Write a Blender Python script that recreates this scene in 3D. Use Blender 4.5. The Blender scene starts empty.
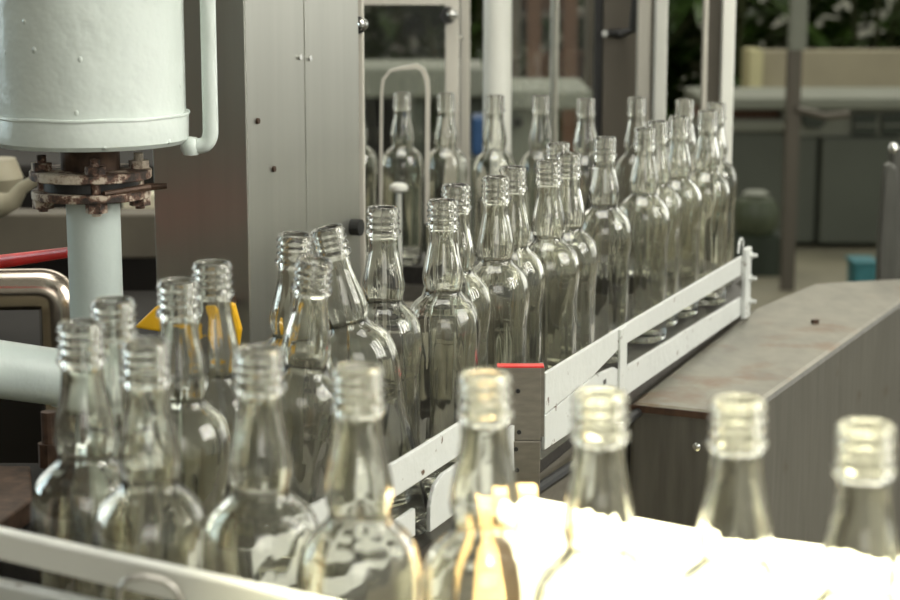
import bpy, bmesh, math, random
from mathutils import Vector, Matrix, noise
random.seed(7)
S = bpy.context.scene
C = S.collection
PI = math.pi

# ------------------------------------------------------------------ camera
F = 1900.0; CH = .506
PITCH = math.atan(350 / F); cp, sp = math.cos(PITCH), math.sin(PITCH)
cam = bpy.data.cameras.new('camera'); co = bpy.data.objects.new('camera', cam); C.objects.link(co)
co.location = (0, 0, CH); co.rotation_euler = (PI/2 - PITCH, 0, 0)
cam.sensor_width = 36; cam.lens = 36 * F / 900
cam.dof.use_dof = True; cam.dof.focus_distance = 1.82; cam.dof.aperture_fstop = 8.0
cam.clip_end = 200
S.camera = co

def P(x, y, z):            # where a sight line meets height z
    u = (x-450)/F; v = (300-y)/F
    dy = cp+v*sp; dz = -sp+v*cp; t = (z-CH)/dz
    return Vector((u*t, dy*t, z))
def Q(x, y, Y):            # where a sight line meets depth Y
    u = (x-450)/F; v = (300-y)/F
    dy = cp+v*sp; dz = -sp+v*cp; t = Y/dy
    return Vector((u*t, Y, CH+dz*t))

# ------------------------------------------------------------------ materials
def nmat(name):
    m = bpy.data.materials.new(name); m.use_nodes = True
    nt = m.node_tree; b = nt.nodes['Principled BSDF']
    return m, nt, b
def N(nt, t, **k):
    n = nt.nodes.new(t)
    for a, v in k.items():
        if a in n.inputs.keys(): n.inputs[a].default_value = v
        else: setattr(n, a, v)
    return n
def coords(nt, scale=(1, 1, 1), kind='Object'):
    tc = nt.nodes.new('ShaderNodeTexCoord'); mp = nt.nodes.new('ShaderNodeMapping')
    mp.inputs['Scale'].default_value = scale
    nt.links.new(tc.outputs[kind], mp.inputs['Vector']); return mp.outputs[0]
def ramp(nt, fac, stops):
    r = nt.nodes.new('ShaderNodeValToRGB'); e = r.color_ramp.elements
    while len(e) < len(stops): e.new(.5)
    for i, (p, c) in enumerate(stops):
        e[i].position = p; e[i].color = (*c, 1)
    nt.links.new(fac, r.inputs[0]); return r.outputs[0]
def mix(nt, fac, a, b):
    m = nt.nodes.new('ShaderNodeMix'); m.data_type = 'RGBA'
    if hasattr(fac, 'links'): nt.links.new(fac, m.inputs[0])
    else: m.inputs[0].default_value = fac
    for s, i in ((a, 6), (b, 7)):
        if hasattr(s, 'links'): nt.links.new(s, m.inputs[i])
        else: m.inputs[i].default_value = (*s, 1)
    return m.outputs[2]
def bump(nt, b, h, strength, dist=.001):
    n = nt.nodes.new('ShaderNodeBump'); n.inputs['Strength'].default_value = strength
    n.inputs['Distance'].default_value = dist
    nt.links.new(h, n.inputs['Height']); nt.links.new(n.outputs[0], b.inputs['Normal'])

def plain(name, col, rough=.5, metal=0, noise_amt=.12, nscale=20, spec=.5):
    m, nt, b = nmat(name)
    n = N(nt, 'ShaderNodeTexNoise', Scale=nscale, Detail=5.0); nt.links.new(coords(nt), n.inputs['Vector'])
    lo = tuple(c*(1-noise_amt) for c in col); hi = tuple(min(1, c*(1+noise_amt)) for c in col)
    nt.links.new(ramp(nt, n.outputs['Fac'], [(.3, lo), (.7, hi)]), b.inputs['Base Color'])
    b.inputs['Roughness'].default_value = rough; b.inputs['Metallic'].default_value = metal
    b.inputs['Specular IOR Level'].default_value = spec
    return m
def paint(name, col, chip=(.12, .07, .04), amount=.70, bscale=60, bstr=.6, rough=.42, drips=0):
    m, nt, b = nmat(name); v = coords(nt)
    n = N(nt, 'ShaderNodeTexNoise', Scale=7.0, Detail=4.0); nt.links.new(v, n.inputs['Vector'])
    base = ramp(nt, n.outputs['Fac'], [(.3, tuple(c*.93 for c in col)), (.7, tuple(min(1, c*1.04) for c in col))])
    n2 = N(nt, 'ShaderNodeTexNoise', Scale=55.0, Detail=8.0, Roughness=.65); nt.links.new(v, n2.inputs['Vector'])
    f = ramp(nt, n2.outputs['Fac'], [(amount, (0, 0, 0)), (amount+.03, (1, 1, 1))])
    nt.links.new(mix(nt, f, base, chip), b.inputs['Base Color'])
    b.inputs['Roughness'].default_value = rough
    n3 = N(nt, 'ShaderNodeTexNoise', Scale=float(bscale), Detail=3.0); nt.links.new(v, n3.inputs['Vector'])
    h = n3.outputs['Fac']
    if drips:
        v2 = coords(nt, (1, 1, .8)); vo = N(nt, 'ShaderNodeTexVoronoi', Scale=38.0); nt.links.new(v2, vo.inputs['Vector'])
        r = ramp(nt, vo.outputs['Distance'], [(.0, (1, 1, 1)), (.10, (0, 0, 0))])
        ad = N(nt, 'ShaderNodeMath', operation='MULTIPLY_ADD'); nt.links.new(r, ad.inputs[0]); ad.inputs[1].default_value = drips
        nt.links.new(h, ad.inputs[2]); h = ad.outputs[0]
    bump(nt, b, h, bstr, .0025)
    return m
def brushed(name, col, rough=.4, metal=.85, axis=(40, 40, 1), streak=.10, blotch=None, bl=(.55, .62)):
    m, nt, b = nmat(name)
    n = N(nt, 'ShaderNodeTexNoise', Scale=6.0, Detail=6.0); nt.links.new(coords(nt, axis), n.inputs['Vector'])
    base = ramp(nt, n.outputs['Fac'], [(.3, tuple(c*(1-streak) for c in col)), (.7, tuple(min(1, c*(1+streak)) for c in col))])
    if blotch:
        n2 = N(nt, 'ShaderNodeTexNoise', Scale=9.0, Detail=7.0, Roughness=.6); nt.links.new(coords(nt), n2.inputs['Vector'])
        f = ramp(nt, n2.outputs['Fac'], [(bl[0], (0, 0, 0)), (bl[1], (1, 1, 1))])
        base = mix(nt, f, base, blotch)
    nt.links.new(base, b.inputs['Base Color'])
    b.inputs['Roughness'].default_value = rough; b.inputs['Metallic'].default_value = metal
    bump(nt, b, n.outputs['Fac'], .08, .001)
    return m
def glass(name, col=(.985, .995, .98), rough=0.0, ior=1.5, wave=.0, dust=1.0):
    m, nt, b = nmat(name)
    b.inputs['Base Color'].default_value = (*col, 1); b.inputs['Transmission Weight'].default_value = dust
    b.inputs['Roughness'].default_value = rough; b.inputs['IOR'].default_value = ior
    if dust < 1:      # sunlit glow of the caps put into a milkier scuffed finish; cleaner body
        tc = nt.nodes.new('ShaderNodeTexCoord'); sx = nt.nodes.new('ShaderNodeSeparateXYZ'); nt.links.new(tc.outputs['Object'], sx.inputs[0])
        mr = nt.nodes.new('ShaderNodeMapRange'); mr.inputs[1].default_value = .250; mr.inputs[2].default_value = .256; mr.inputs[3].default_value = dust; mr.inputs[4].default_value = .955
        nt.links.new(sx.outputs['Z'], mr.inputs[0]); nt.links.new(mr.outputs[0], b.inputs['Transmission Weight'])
    if wave:
        n = N(nt, 'ShaderNodeTexNoise', Scale=1.0, Detail=2.0); nt.links.new(coords(nt, (70, 70, 18)), n.inputs['Vector'])
        bump(nt, b, n.outputs['Fac'], wave, .0012)
    return m

M = {}
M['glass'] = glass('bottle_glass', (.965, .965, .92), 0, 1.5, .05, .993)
M['pane'] = glass('pane_plastic', (.93, .95, .92), .03, 1.45)
M['white'] = paint('white_rail_paint', (.64, .655, .63), amount=.645, bstr=.7)
M['vessel'] = paint('thick_white_enamel', (.67, .73, .69), chip=(.4, .4, .36), amount=.75, bscale=30, bstr=.95, rough=.3, drips=.8)
M['pipe'] = paint('pale_grey_pipe_paint', (.56, .63, .60), chip=(.25, .25, .2), amount=.72, bscale=34, bstr=.6, rough=.38)
M['column_a'] = brushed('brushed_steel', (.45, .45, .41), .36, .9, (9, 9, .5), .04)
M['steel'] = brushed('plain_steel', (.52, .50, .46), .38, .9, (30, 30, 2), .12)
M['pipe_steel'] = brushed('polished_pipe_steel', (.50, .43, .36), .22, 1, (2, 2, 2), .15)
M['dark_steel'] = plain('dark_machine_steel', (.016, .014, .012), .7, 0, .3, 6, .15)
M['plate'] = brushed('worn_steel_plate', (.25, .23, .195), .5, .7, (8, 8, 30), .12, (.09, .05, .03), (.66, .7))
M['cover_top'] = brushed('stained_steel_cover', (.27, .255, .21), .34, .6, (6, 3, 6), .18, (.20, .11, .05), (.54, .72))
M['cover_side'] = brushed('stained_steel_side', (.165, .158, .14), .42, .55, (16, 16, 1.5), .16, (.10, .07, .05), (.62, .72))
M['cover_edge'] = plain('rusty_edge', (.07, .035, .02), .6, .1, .4, 60)
M['cream'] = plain('cream_paint', (.60, .56, .42), .55)
M['door_white'] = plain('dull_white_paint', (.52, .52, .47), .45, 0, .04, 5)
M['grey_steel'] = brushed('grey_steel', (.10, .10, .09), .4, .5, (20, 20, 2), .15)
M['dull_cream'] = plain('dull_cream', (.30, .27, .19), .55)
M['beam'] = plain('dull_beam_paint', (.11, .095, .07), .6, 0, .2, 8)
M['black'] = plain('black_rubber', (.012, .012, .012), .45)
M['deck'] = brushed('conveyor_chain_steel', (.06, .055, .05), .42, .5, (20, 20, 20), .3)
M['red'] = plain('red_paint', (.72, .03, .03), .35, 0, .15, 40)
M['yellow'] = plain('yellow_paint', (.90, .50, .01), .4, 0, .06, 10)
M['alu'] = brushed('pale_aluminium', (.60, .57, .50), .4, .35, (20, 20, 1), .06)
M['pole_white'] = plain('cream_white_pole_paint', (.80, .80, .73), .4, 0, .04, 5)
M['brown_door'] = plain('brown_grey_panel', (.105, .092, .072), .5, .2, .12, 3)
M['chrome'] = brushed('chrome', (.7, .7, .68), .15, 1, (1, 1, 1), .02)
M['wood'] = plain('tan_wood', (.52, .36, .20), .6, 0, .15, 15)
M['board'] = plain('white_board', (.86, .86, .80), .5, 0, .03, 15)
M['concrete'] = plain('concrete_floor', (.20, .185, .13), .7, 0, .25, 2.5)
M['parapet'] = plain('beige_plaster', (.40, .36, .26), .8, 0, .10, 3)
M['pale_yellow'] = plain('pale_yellow_paint', (.62, .58, .34), .6, 0, .05, 6)
M['ledge'] = plain('pale_grey_ledge', (.20, .21, .17), .6, 0, .08, 4)
M['dark_panel'] = plain('grey_green_panel', (.085, .095, .075), .5, .1, .10, 3)
M['vent'] = plain('dark_green_vent', (.02, .03, .018), .5)
M['brown_strip'] = plain('brown_board', (.13, .065, .035), .7)
M['teal'] = plain('teal_plastic', (.03, .17, .20), .5)
M['blue'] = plain('blue_plastic', (.02, .07, .18), .5)
M['motor'] = plain('green_grey_motor_paint', (.07, .085, .05), .4, 0, .2, 12)
M['plaster'] = plain('pale_glint_wall', (.70, .70, .60), .8, 0, .08, 2)
M['soil'] = plain('garden_soil', (.10, .08, .05), .9, 0, .3, 4)

def rust():
    m, nt, b = nmat('rusty_flange'); v = coords(nt)
    n = N(nt, 'ShaderNodeTexNoise', Scale=38.0, Detail=8.0, Roughness=.7); nt.links.new(v, n.inputs['Vector'])
    nt.links.new(ramp(nt, n.outputs['Fac'], [(.42, (.02, .012, .008)), (.49, (.14, .07, .045)), (.54, (.50, .42, .33)), (.7, (.68, .62, .52))]), b.inputs['Base Color'])
    b.inputs['Roughness'].default_value = .6; bump(nt, b, n.outputs['Fac'], .8, .003); return m
M['rust'] = rust()
M['rust_dark'] = plain('dark_rusted_iron', (.07, .04, .025), .6, .4, .6, 60)
def leafm():
    m, nt, b = nmat('glossy_leaf')
    n = N(nt, 'ShaderNodeTexNoise', Scale=3.0); nt.links.new(coords(nt), n.inputs['Vector'])
    nt.links.new(ramp(nt, n.outputs['Fac'], [(.3, (.02, .045, .008)), (.7, (.06, .11, .02))]), b.inputs['Base Color'])
    b.inputs['Roughness'].default_value = .3; return m
M['leaf'] = leafm()
M['stem'] = plain('plant_stem', (.05, .06, .02), .7)

# ------------------------------------------------------------------ geometry helpers
def link(name, bm, mat, parent=None, loc=None, smooth=False, bevel=0, sharp=35):
    me = bpy.data.meshes.new(name)
    bmesh.ops.recalc_face_normals(bm, faces=bm.faces)
    if loc is not None:
        bmesh.ops.translate(bm, verts=bm.verts, vec=-Vector(loc))
    bm.to_mesh(me); bm.free()
    me.materials.append(M[mat] if isinstance(mat, str) else mat)
    o = bpy.data.objects.new(name, me); C.objects.link(o)
    if loc is not None: o.location = loc
    if smooth:
        for p in me.polygons: p.use_smooth = True
        if sharp: me.set_sharp_from_angle(angle=math.radians(sharp))
    if bevel:
        md = o.modifiers.new('edge', 'BEVEL'); md.width = bevel; md.segments = 2; md.limit_method = 'ANGLE'
    if parent: o.parent = parent
    return o
def tag(o, label=None, cat=None, group=None, kind=None):
    if label: o['label'] = label
    if cat: o['category'] = cat
    if group: o['group'] = group
    if kind: o['kind'] = kind
    return o
def empty(name, loc, label, cat, group=None):
    o = bpy.data.objects.new(name, None); C.objects.link(o); o.location = loc; o.empty_display_size = .02
    return tag(o, label, cat, group)
def part(name, bm, mat, par, **k):          # geometry given in world space, parented to a thing
    o = link(name, bm, mat, None, **k)
    o.parent = par
    w = Vector((0, 0, 0)); q = par
    while q is not None: w += q.location; q = q.parent
    o.location = o.location - w
    return o
def nb(): return bmesh.new()
def box(bm, a, b):
    x0, y0, z0 = a; x1, y1, z1 = b
    v = [bm.verts.new(p) for p in ((x0,y0,z0),(x1,y0,z0),(x1,y1,z0),(x0,y1,z0),(x0,y0,z1),(x1,y0,z1),(x1,y1,z1),(x0,y1,z1))]
    for f in ((3,2,1,0),(4,5,6,7),(0,1,5,4),(1,2,6,5),(2,3,7,6),(3,0,4,7)): bm.faces.new([v[i] for i in f])
    return bm
def wall_strip(bm, pts, t, side=1):
    """flat bar standing along plan points [(x,y,zbottom,ztop)...] with thickness t"""
    n = len(pts); rows = []
    for i, (x, y, z0, z1) in enumerate(pts):
        a = Vector(pts[max(0, i-1)][:2]); b = Vector(pts[min(n-1, i+1)][:2]); d = (b-a).normalized()
        nx, ny = -d.y*side*t, d.x*side*t
        rows.append([bm.verts.new(p) for p in ((x, y, z0), (x+nx, y+ny, z0), (x+nx, y+ny, z1), (x, y, z1))])
    for r, s in zip(rows, rows[1:]):
        for k in range(4): bm.faces.new((r[k], r[(k+1) % 4], s[(k+1) % 4], s[k]))
    bm.faces.new(rows[0]); bm.faces.new(rows[-1][::-1]); return bm
def prism(bm, poly, z0, z1):
    lo = [bm.verts.new((x, y, z0)) for x, y in poly]; hi = [bm.verts.new((x, y, z1)) for x, y in poly]
    n = len(poly)
    for i in range(n): bm.faces.new((lo[i], lo[(i+1) % n], hi[(i+1) % n], hi[i]))
    bm.faces.new(lo[::-1]); bm.faces.new(hi); return bm
def plate3(bm, pts, d):
    d = Vector(d); a = [bm.verts.new(Vector(p)) for p in pts]; b = [bm.verts.new(Vector(p)+d) for p in pts]; n = len(pts)
    for i in range(n): bm.faces.new((a[i], a[(i+1) % n], b[(i+1) % n], b[i]))
    bm.faces.new(a[::-1]); bm.faces.new(b); return bm
def tube(bm, pts, r, seg=20, cap=True):
    pts = [Vector(p) for p in pts]; n = len(pts); rs = r if isinstance(r, (list, tuple)) else [r]*n
    t0 = (pts[1]-pts[0]).normalized(); up = Vector((0, 0, 1)) if abs(t0.z) < .9 else Vector((1, 0, 0))
    u = t0.cross(up).normalized(); rings = []
    for i in range(n):
        t = (pts[min(n-1, i+1)]-pts[max(0, i-1)]).normalized()
        u = (u - t*u.dot(t)).normalized(); w = t.cross(u)
        rings.append([bm.verts.new(pts[i]+(u*math.cos(2*PI*k/seg)+w*math.sin(2*PI*k/seg))*rs[i]) for k in range(seg)])
    for a, b in zip(rings, rings[1:]):
        for k in range(seg): bm.faces.new((a[k], a[(k+1) % seg], b[(k+1) % seg], b[k]))
    if cap: bm.faces.new(rings[0][::-1]); bm.faces.new(rings[-1])
    return bm
def lathe(bm, prof, seg=48, c=(0, 0, 0), fn=None):
    c = Vector(c); rings = []
    for j, (r, z) in enumerate(prof):
        if r < 1e-6: rings.append([bm.verts.new(c+Vector((0, 0, z)))])
        else:
            ring = []
            for k in range(seg):
                a = 2*PI*k/seg; rr = fn(r, z, a, j) if fn else r
                ring.append(bm.verts.new(c+Vector((rr*math.cos(a), rr*math.sin(a), z))))
            rings.append(ring)
    for a, b in zip(rings, rings[1:]):
        for k in range(seg):
            k2 = (k+1) % seg
            if len(a) == 1: bm.faces.new((a[0], b[k2], b[k]))
            elif len(b) == 1: bm.faces.new((a[k], a[k2], b[0]))
            else: bm.faces.new((a[k], a[k2], b[k2], b[k]))
    return bm
def arc(p0, p1, p2, n=8):                   # smooth bend through a corner
    p0, p1, p2 = map(Vector, (p0, p1, p2)); o = []
    for i in range(n+1):
        t = i/n; o.append(p0*(1-t)**2+p1*2*t*(1-t)+p2*t*t)
    return o
def hexnut(bm, c, r, h, axis='Z'):
    ps = []
    for k in range(6):
        a = k*PI/3
        ps.append((r*math.cos(a), r*math.sin(a)))
    c = Vector(c)
    if axis == 'Z': plate3(bm, [c+Vector((x, y, 0)) for x, y in ps], (0, 0, h))
    else: plate3(bm, [c+Vector((x, 0, y)) for x, y in ps], (0, -h, 0))
    return bm

# ------------------------------------------------------------------ the bottle
HB = .280
def crom(pts, n=4):
    out = []
    for i in range(len(pts)-1):
        p0 = pts[max(0, i-1)]; p1 = pts[i]; p2 = pts[i+1]; p3 = pts[min(len(pts)-1, i+2)]
        for s in range(n):
            t = s/n
            out.append(tuple(.5*((2*b)+(-a+c)*t+(2*a-5*b+4*c-d)*t*t+(-a+3*b-3*c+d)*t**3) for a, b, c, d in zip(p0, p1, p2, p3)))
    out.append(pts[-1]); return out
finish = [(10.4,-1.2),(11.2,-.2),(12.8,0),(13.8,-.9),(13.9,-2.6),(15.1,-4.2),(15.1,-5.4),(13.7,-6.7),(13.7,-8.3),(15.1,-9.6),(15.1,-10.8),(13.7,-12.0),(13.7,-13.8),(15.1,-15),(15.1,-16.2),(13.9,-17.8),(13.9,-20),(15.8,-21.6),(16.0,-23.4),(15.6,-25.2),(13.6,-27)]
body = crom([(13.6,-27),(13.2,-31),(13.7,-39),(15.4,-49),(17.4,-59),(18.9,-67),(19.3,-73),(18.5,-78),(17.3,-82),(17.2,-85.8),(19.6,-89.4),(24.4,-93.6),(29.6,-99),(32.7,-106),(34.6,-114),(35.3,-122),(35.1,-130),(34.0,-141),(32.9,-152),(32.5,-166),(32.5,-255)], 3)
bottom = crom([(32.5,-255),(33.1,-262),(33.1,-270),(31.5,-277),(28,-280),(24,-280),(19,-276.5),(10,-273),(0,-272)], 2)
inner = crom([(10.4,-1.2),(10.2,-10),(10.2,-27),(10.5,-38),(12.5,-49),(14.7,-59),(16.2,-67),(16.6,-73),(15.9,-78),(15.1,-82.6),(15.1,-87),(17.7,-91.6),(22.8,-96.4),(27.6,-102),(30.2,-108),(31.9,-115),(32.6,-122.5),(32.3,-131),(31.1,-143),(30,-153),(29.6,-166),(29.4,-262),(27,-269.5),(20,-271.5),(10,-268),(0,-266)], 3)
outer = finish[:-1]+body[:-1]+bottom
prof = [(r/1000, HB+z/1000) for r, z in reversed(outer)] + [(r/1000, HB+z/1000) for r, z in inner[1:]]
NI = len(outer)
def wob(r, z, a, j):
    if j < NI: 
        return r*(1+.004*noise.noise(Vector((math.cos(a)*1.2, math.sin(a)*1.2, z*30))))
    d = HB-z
    k = min(1, max(0, (d-.028)/.02))
    n1 = noise.noise(Vector((math.cos(a)*1.9+7, math.sin(a)*1.9, z*22)))
    n2 = noise.noise(Vector((math.cos(a)*4+3, math.sin(a)*4+5, z*9)))
    return r - k*(.0006*n1+.0004*n2+.0002)
def bottle_mesh(name):
    bm = nb(); lathe(bm, prof, 72, fn=wob)
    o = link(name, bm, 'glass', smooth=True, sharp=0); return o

G1 = 'clear bottles in the blurred front line'; G2 = 'clear bottles queueing on the main conveyor'; G3 = 'clear bottles on the conveyor behind'
proto = bottle_mesh('glass_bottle')
first = [True]
def bottle(x, y, group, label, lean=None, base=None, rot=0):
    sc = (y+50)/.226; top = P(x, y+.5+.0138*sc*(y+50)/1900, HB)
    if first[0]: o = proto; first[0] = False
    else: o = proto.copy(); C.objects.link(o)
    b = Vector((base[0], base[1], 0)) if base else Vector((top.x, top.y, 0))
    o.location = b; o.rotation_mode = 'QUATERNION'
    q = Matrix.Rotation(rot, 3, 'Z').to_quaternion()
    if base:
        d = Vector((top.x, top.y, HB))-b
        tl = Vector((0, 0, 1)).rotation_difference(d.normalized()); q = tl @ q
    o.rotation_quaternion = q
    tag(o, label, 'bottle', group)
    return o
rr = lambda: random.uniform(0, 6.28)
# front line, left to right
for x, y, l in [
    (81, 317, 'out-of-focus clear bottle at the left end of the front line, above the white bar'),
    (145.5, 335, 'out-of-focus clear bottle second in the front line, its shoulder overlapping the white bar'),
    (259, 342, 'out-of-focus clear bottle third in the front line, the white rail end seen through it'),
    (358, 360, 'out-of-focus clear bottle fourth in the front line, its neck crossing the long white guard rail'),
    (485, 367, 'out-of-focus clear bottle in front of the tan wooden block and steel bracket'),
    (600.5, 385, 'sunlit clear bottle left of the rusty front corner of the steel cover box'),
    (738.5, 392, 'sunlit clear bottle in front of the steel cover box corner, near its bolt'),
    (866, 416, 'sunlit clear bottle at the right end of the front line, nearest the camera')]:
    bottle(x, y, G1, l, rot=rr())
# main conveyor, from the near end to the far end
bottle(113, 295, G2, 'clear bottle right in front of the thick white vertical pipe, behind the front line', rot=rr())
bottle(178, 276, G2, 'clear bottle overlapping the point of the yellow guard, behind the front line', rot=rr())
bottle(212, 258, G2, 'clear bottle in front of the middle of the yellow guard', rot=rr())
bottle(295, 230, G2, 'clear bottle half hidden behind a blurrier neck, in front of the steel column', base=(-.137, 1.545), rot=rr())
bottle(315, 251, G2, 'clear bottle leaning slightly right, nearest of the trio by the steel column', base=(-.134, 1.452), rot=rr())
bottle(325, 217, G2, 'clear bottle tilted to the left, against the seam of the steel column', base=(-.046, 1.614), rot=rr())
bottle(383, 204, G2, 'sharp clear bottle standing alone just right of the steel column', rot=rr())
bottle(443, 197, G2, 'sharp clear bottle with a twin close behind its right shoulder, right of the lone one', rot=rr())
bottle(456, 182, G2, 'clear bottle mostly hidden behind the second sharp bottle right of the column', rot=rr())
bottle(496, 174, G2, 'sharp clear bottle above the red-topped steel bracket', rot=rr())
bottle(513, 164.5, G2, 'clear bottle just behind and right of the one above the red-topped bracket', rot=rr())
bottle(549, 158, G2, 'clear bottle in front of a pair of overlapping necks mid-way along the guard rail', rot=rr())
bottle(569, 151, G2, 'clear bottle right of the overlapped mid-rail neck, nearer of the two behind it', rot=rr())
bottle(558, 141, G2, 'clear bottle with its mouth peeping above the overlapped necks mid-way along the rail', rot=rr())
bottle(605, 135, G2, 'clear bottle with a free-standing neck above the joint of the guard rail', rot=rr())
bottle(645, 126, G2, 'clear bottle directly before the white aluminium door posts', rot=rr())
bottle(658, 119, G2, 'clear bottle tucked behind the right shoulder of the one before the white posts', rot=rr())
bottle(679, 114.5, G2, 'clear bottle second from the far end of the guard rail', rot=rr())
bottle(708, 109, G2, 'clear bottle by the end post of the guard rail, in front of the last one', rot=rr())
bottle(716, 101, G2, 'last clear bottle of the main queue, at the far end behind the rail post', rot=rr())
# conveyor behind
for x, y, l in [
    (356, 90, 'blurred clear bottle half hidden by the pale frame beside the steel column'),
    (402, 91, 'blurred clear bottle standing inside the bent strap loop on the back conveyor'),
    (446, 92, 'blurred clear bottle in front of the pale door frame with the black knob'),
    (495, 94, 'blurred clear bottle in front of the thick white pole on the back conveyor'),
    (541, 94, 'blurred clear bottle just right of the thick white pole on the back conveyor'),
    (586, 97, 'blurred clear bottle left of the wide brown panel on the back conveyor'),
    (637, 96, 'blurred clear bottle in front of the right edge of the wide brown panel'),
    (685, 98, 'blurred clear bottle at the right end of the back conveyor line')]:
    bottle(x, y, G3, l, rot=rr())

# ------------------------------------------------------------------ conveyors
deck = [(-.32,1.58),(-.32,1.15),(-.16,1.025),(.06,.93),(.30,.82),(.36,.91),(.25,.99),(.045,1.115),(-.10,1.30),(-.040,1.53),(.093,1.86),(.40,2.64),(.442,2.76),(.442,2.905),(.30,2.905),(.00,2.12),(-.12,1.84),(-.26,1.62)]
cv = empty('bottle_conveyor', (0, 1.5, -.03), 'dark steel conveyor deck under the queue of clear bottles', 'conveyor')
part('conveyor_deck', prism(nb(), deck, -.012, -.0005), 'deck', cv)
sk = [(-.11,1.30),(-.045,1.53),(.09,1.86),(.385,2.64),(.43,2.76),(.43,2.90),(.31,2.90),(.02,2.12),(-.10,1.84),(-.24,1.60)]
part('conveyor_frame', prism(nb(), sk, -.20, -.016), 'plate', cv)
b = nb(); tube(b, [(.075, 1.80, -.022), (.135, 1.93, -.022), (.40, 2.62, -.022)], .006, 10); part('drive_chain', b, 'black', cv)
for x, y in ((0.0, 1.75), (.38, 2.75), (-.16, 1.5)):
    b = nb(); box(b, (x-.02, y-.02, -.9), (x+.02, y+.02, -.2)); part('leg', b, 'steel', cv)
lb = empty('infeed_conveyor', (-.02, 1.0, -.9), 'low steel conveyor frame carrying the front line of bottles', 'conveyor')
part('conveyor_frame', prism(nb(), [(-.38,1.235),(-.15,1.045),(.06,.95),(.28,.85),(.32,.91),(.05,1.09),(-.14,1.25),(-.30,1.40)], -.14, -.014), 'steel', lb)
for x, y in ((-.27, 1.24), (.2, .93)):
    b = nb(); box(b, (x-.02, y-.02, -.9), (x+.02, y+.02, -.14)); part('leg', b, 'steel', lb)

bc = empty('back_conveyor', (.1, 3.05, -.9), 'steel conveyor behind carrying the second blurred line of bottles', 'conveyor')
a0 = P(340, 90, HB); a1 = P(700, 98.5, HB); d = (a1-a0).normalized(); n_ = Vector((-d.y, d.x, 0))
def strip(o, z0, z1, s0, s1):
    pp = [a0-d*.12+n_*s0, a1+d*s1[0]+n_*s0, a1+d*s1[0]+n_*s1[1], a0-d*.12+n_*s1[1]]
    return prism(nb(), [(p.x, p.y) for p in pp], z0, z1)
part('conveyor_deck', prism(nb(), [tuple((a0-d*.12-n_*.038)[:2]), tuple((a1+d*.072-n_*.038)[:2]), tuple((a1+d*.072+n_*.10)[:2]), tuple((a0-d*.12+n_*.10)[:2])], -.03, -.0005), 'deck', bc)
part('side_channel', prism(nb(), [tuple((a0-d*.12-n_*.043)[:2]), tuple((a1+d*.072-n_*.043)[:2]), tuple((a1+d*.072+n_*.10)[:2]), tuple((a0-d*.12+n_*.10)[:2])], -.11, -.031), 'plate', bc)
for t in (.05, .6):
    p = a0+d*t; b = nb(); box(b, (p.x-.02, p.y-.02, -.9), (p.x+.02, p.y+.02, -.11)); part('leg', b, 'steel', bc)

# ------------------------------------------------------------------ guard rails
def rp(x, y): 
    p = P(x, y, .0895); return (p.x, p.y)
ZU0, ZU1, ZL0, ZL1 = .060, .0895, .002, .030
far0 = rp(542, 373); far1 = rp(740, 250); mid = rp(618, 327)
def lerp2(a, b, t): return (a[0]+(b[0]-a[0])*t, a[1]+(b[1]-a[1])*t)
dr = (Vector(far1)-Vector(far0)).normalized(); nr = Vector((dr.y, -dr.x))      # toward the viewer side
gr = empty('guard_rail', (far0[0], far0[1], 0), 'white two-bar guard rail with slots running back to the bolted end post', 'guard rail')
q1 = lerp2(far0, mid, .62); q2 = lerp2(far0, mid, .9)
part('upper_bar', wall_strip(nb(), [(*far0, .0475, .0895), (*q1, .0550, .0895), (*q2, .064, .0895), (*mid, .067, .0895), (*far1, .0545, .0815)], .004, -1), 'white', gr, bevel=.0008)
part('lower_bar', wall_strip(nb(), [(*far0, .0105, .0462), (*q1, .0078, .0540), (*q2, .0065, .049), (*mid, .006, .040), (*far1, -.0045, .0225)], .004, -1), 'white', gr, bevel=.0008)
m1 = lerp2(far0, far1, .36); 
off = nr*.0045
p0 = Vector(mid)-dr*.012+off*.9; p1 = Vector(mid)+dr*.014+off*.9
part('joint_strap', wall_strip(nb(), [(p0.x, p0.y, .006, .0888), (p1.x, p1.y, .006, .0888)], .003, -1), 'white', gr, bevel=.0006)
e0 = Vector(far1)-dr*.006; e1 = Vector(far1)+dr*.024
post = part('end_post', wall_strip(nb(), [(e0.x+off.x, e0.y+off.y, -.0085, .092), (e1.x+off.x, e1.y+off.y, -.0085, .092)], .007, -1), 'white', gr, bevel=.001)
for z in (.080, .047, .014):
    c = Vector((e1.x, e1.y, z))+Vector((nr.x, nr.y, 0))*.010-Vector((dr.x, dr.y, 0))*.006
    b = nb(); nv = Vector((nr.x, nr.y, 0)); tube(b, [c, c+nv*.004, c+nv*.0042, c+nv*.011], [.0055, .0055, .003, .003], 6); o = part('bolt', b, 'white', gr)
c = Vector((e0.x, e0.y, .092)); b = nb()
up = Vector((0, 0, 1)); dv = Vector((dr.x, dr.y, 0))
tube(b, [c-dv*.004-up*.006, c+up*.006-dv*.002, c+up*.013+dv*.006, c+up*.013+dv*.014, c+up*.007+dv*.022, c-up*.006+dv*.024], .0018, 8); part('wire_hook', b, 'white', gr, smooth=True)
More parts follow.
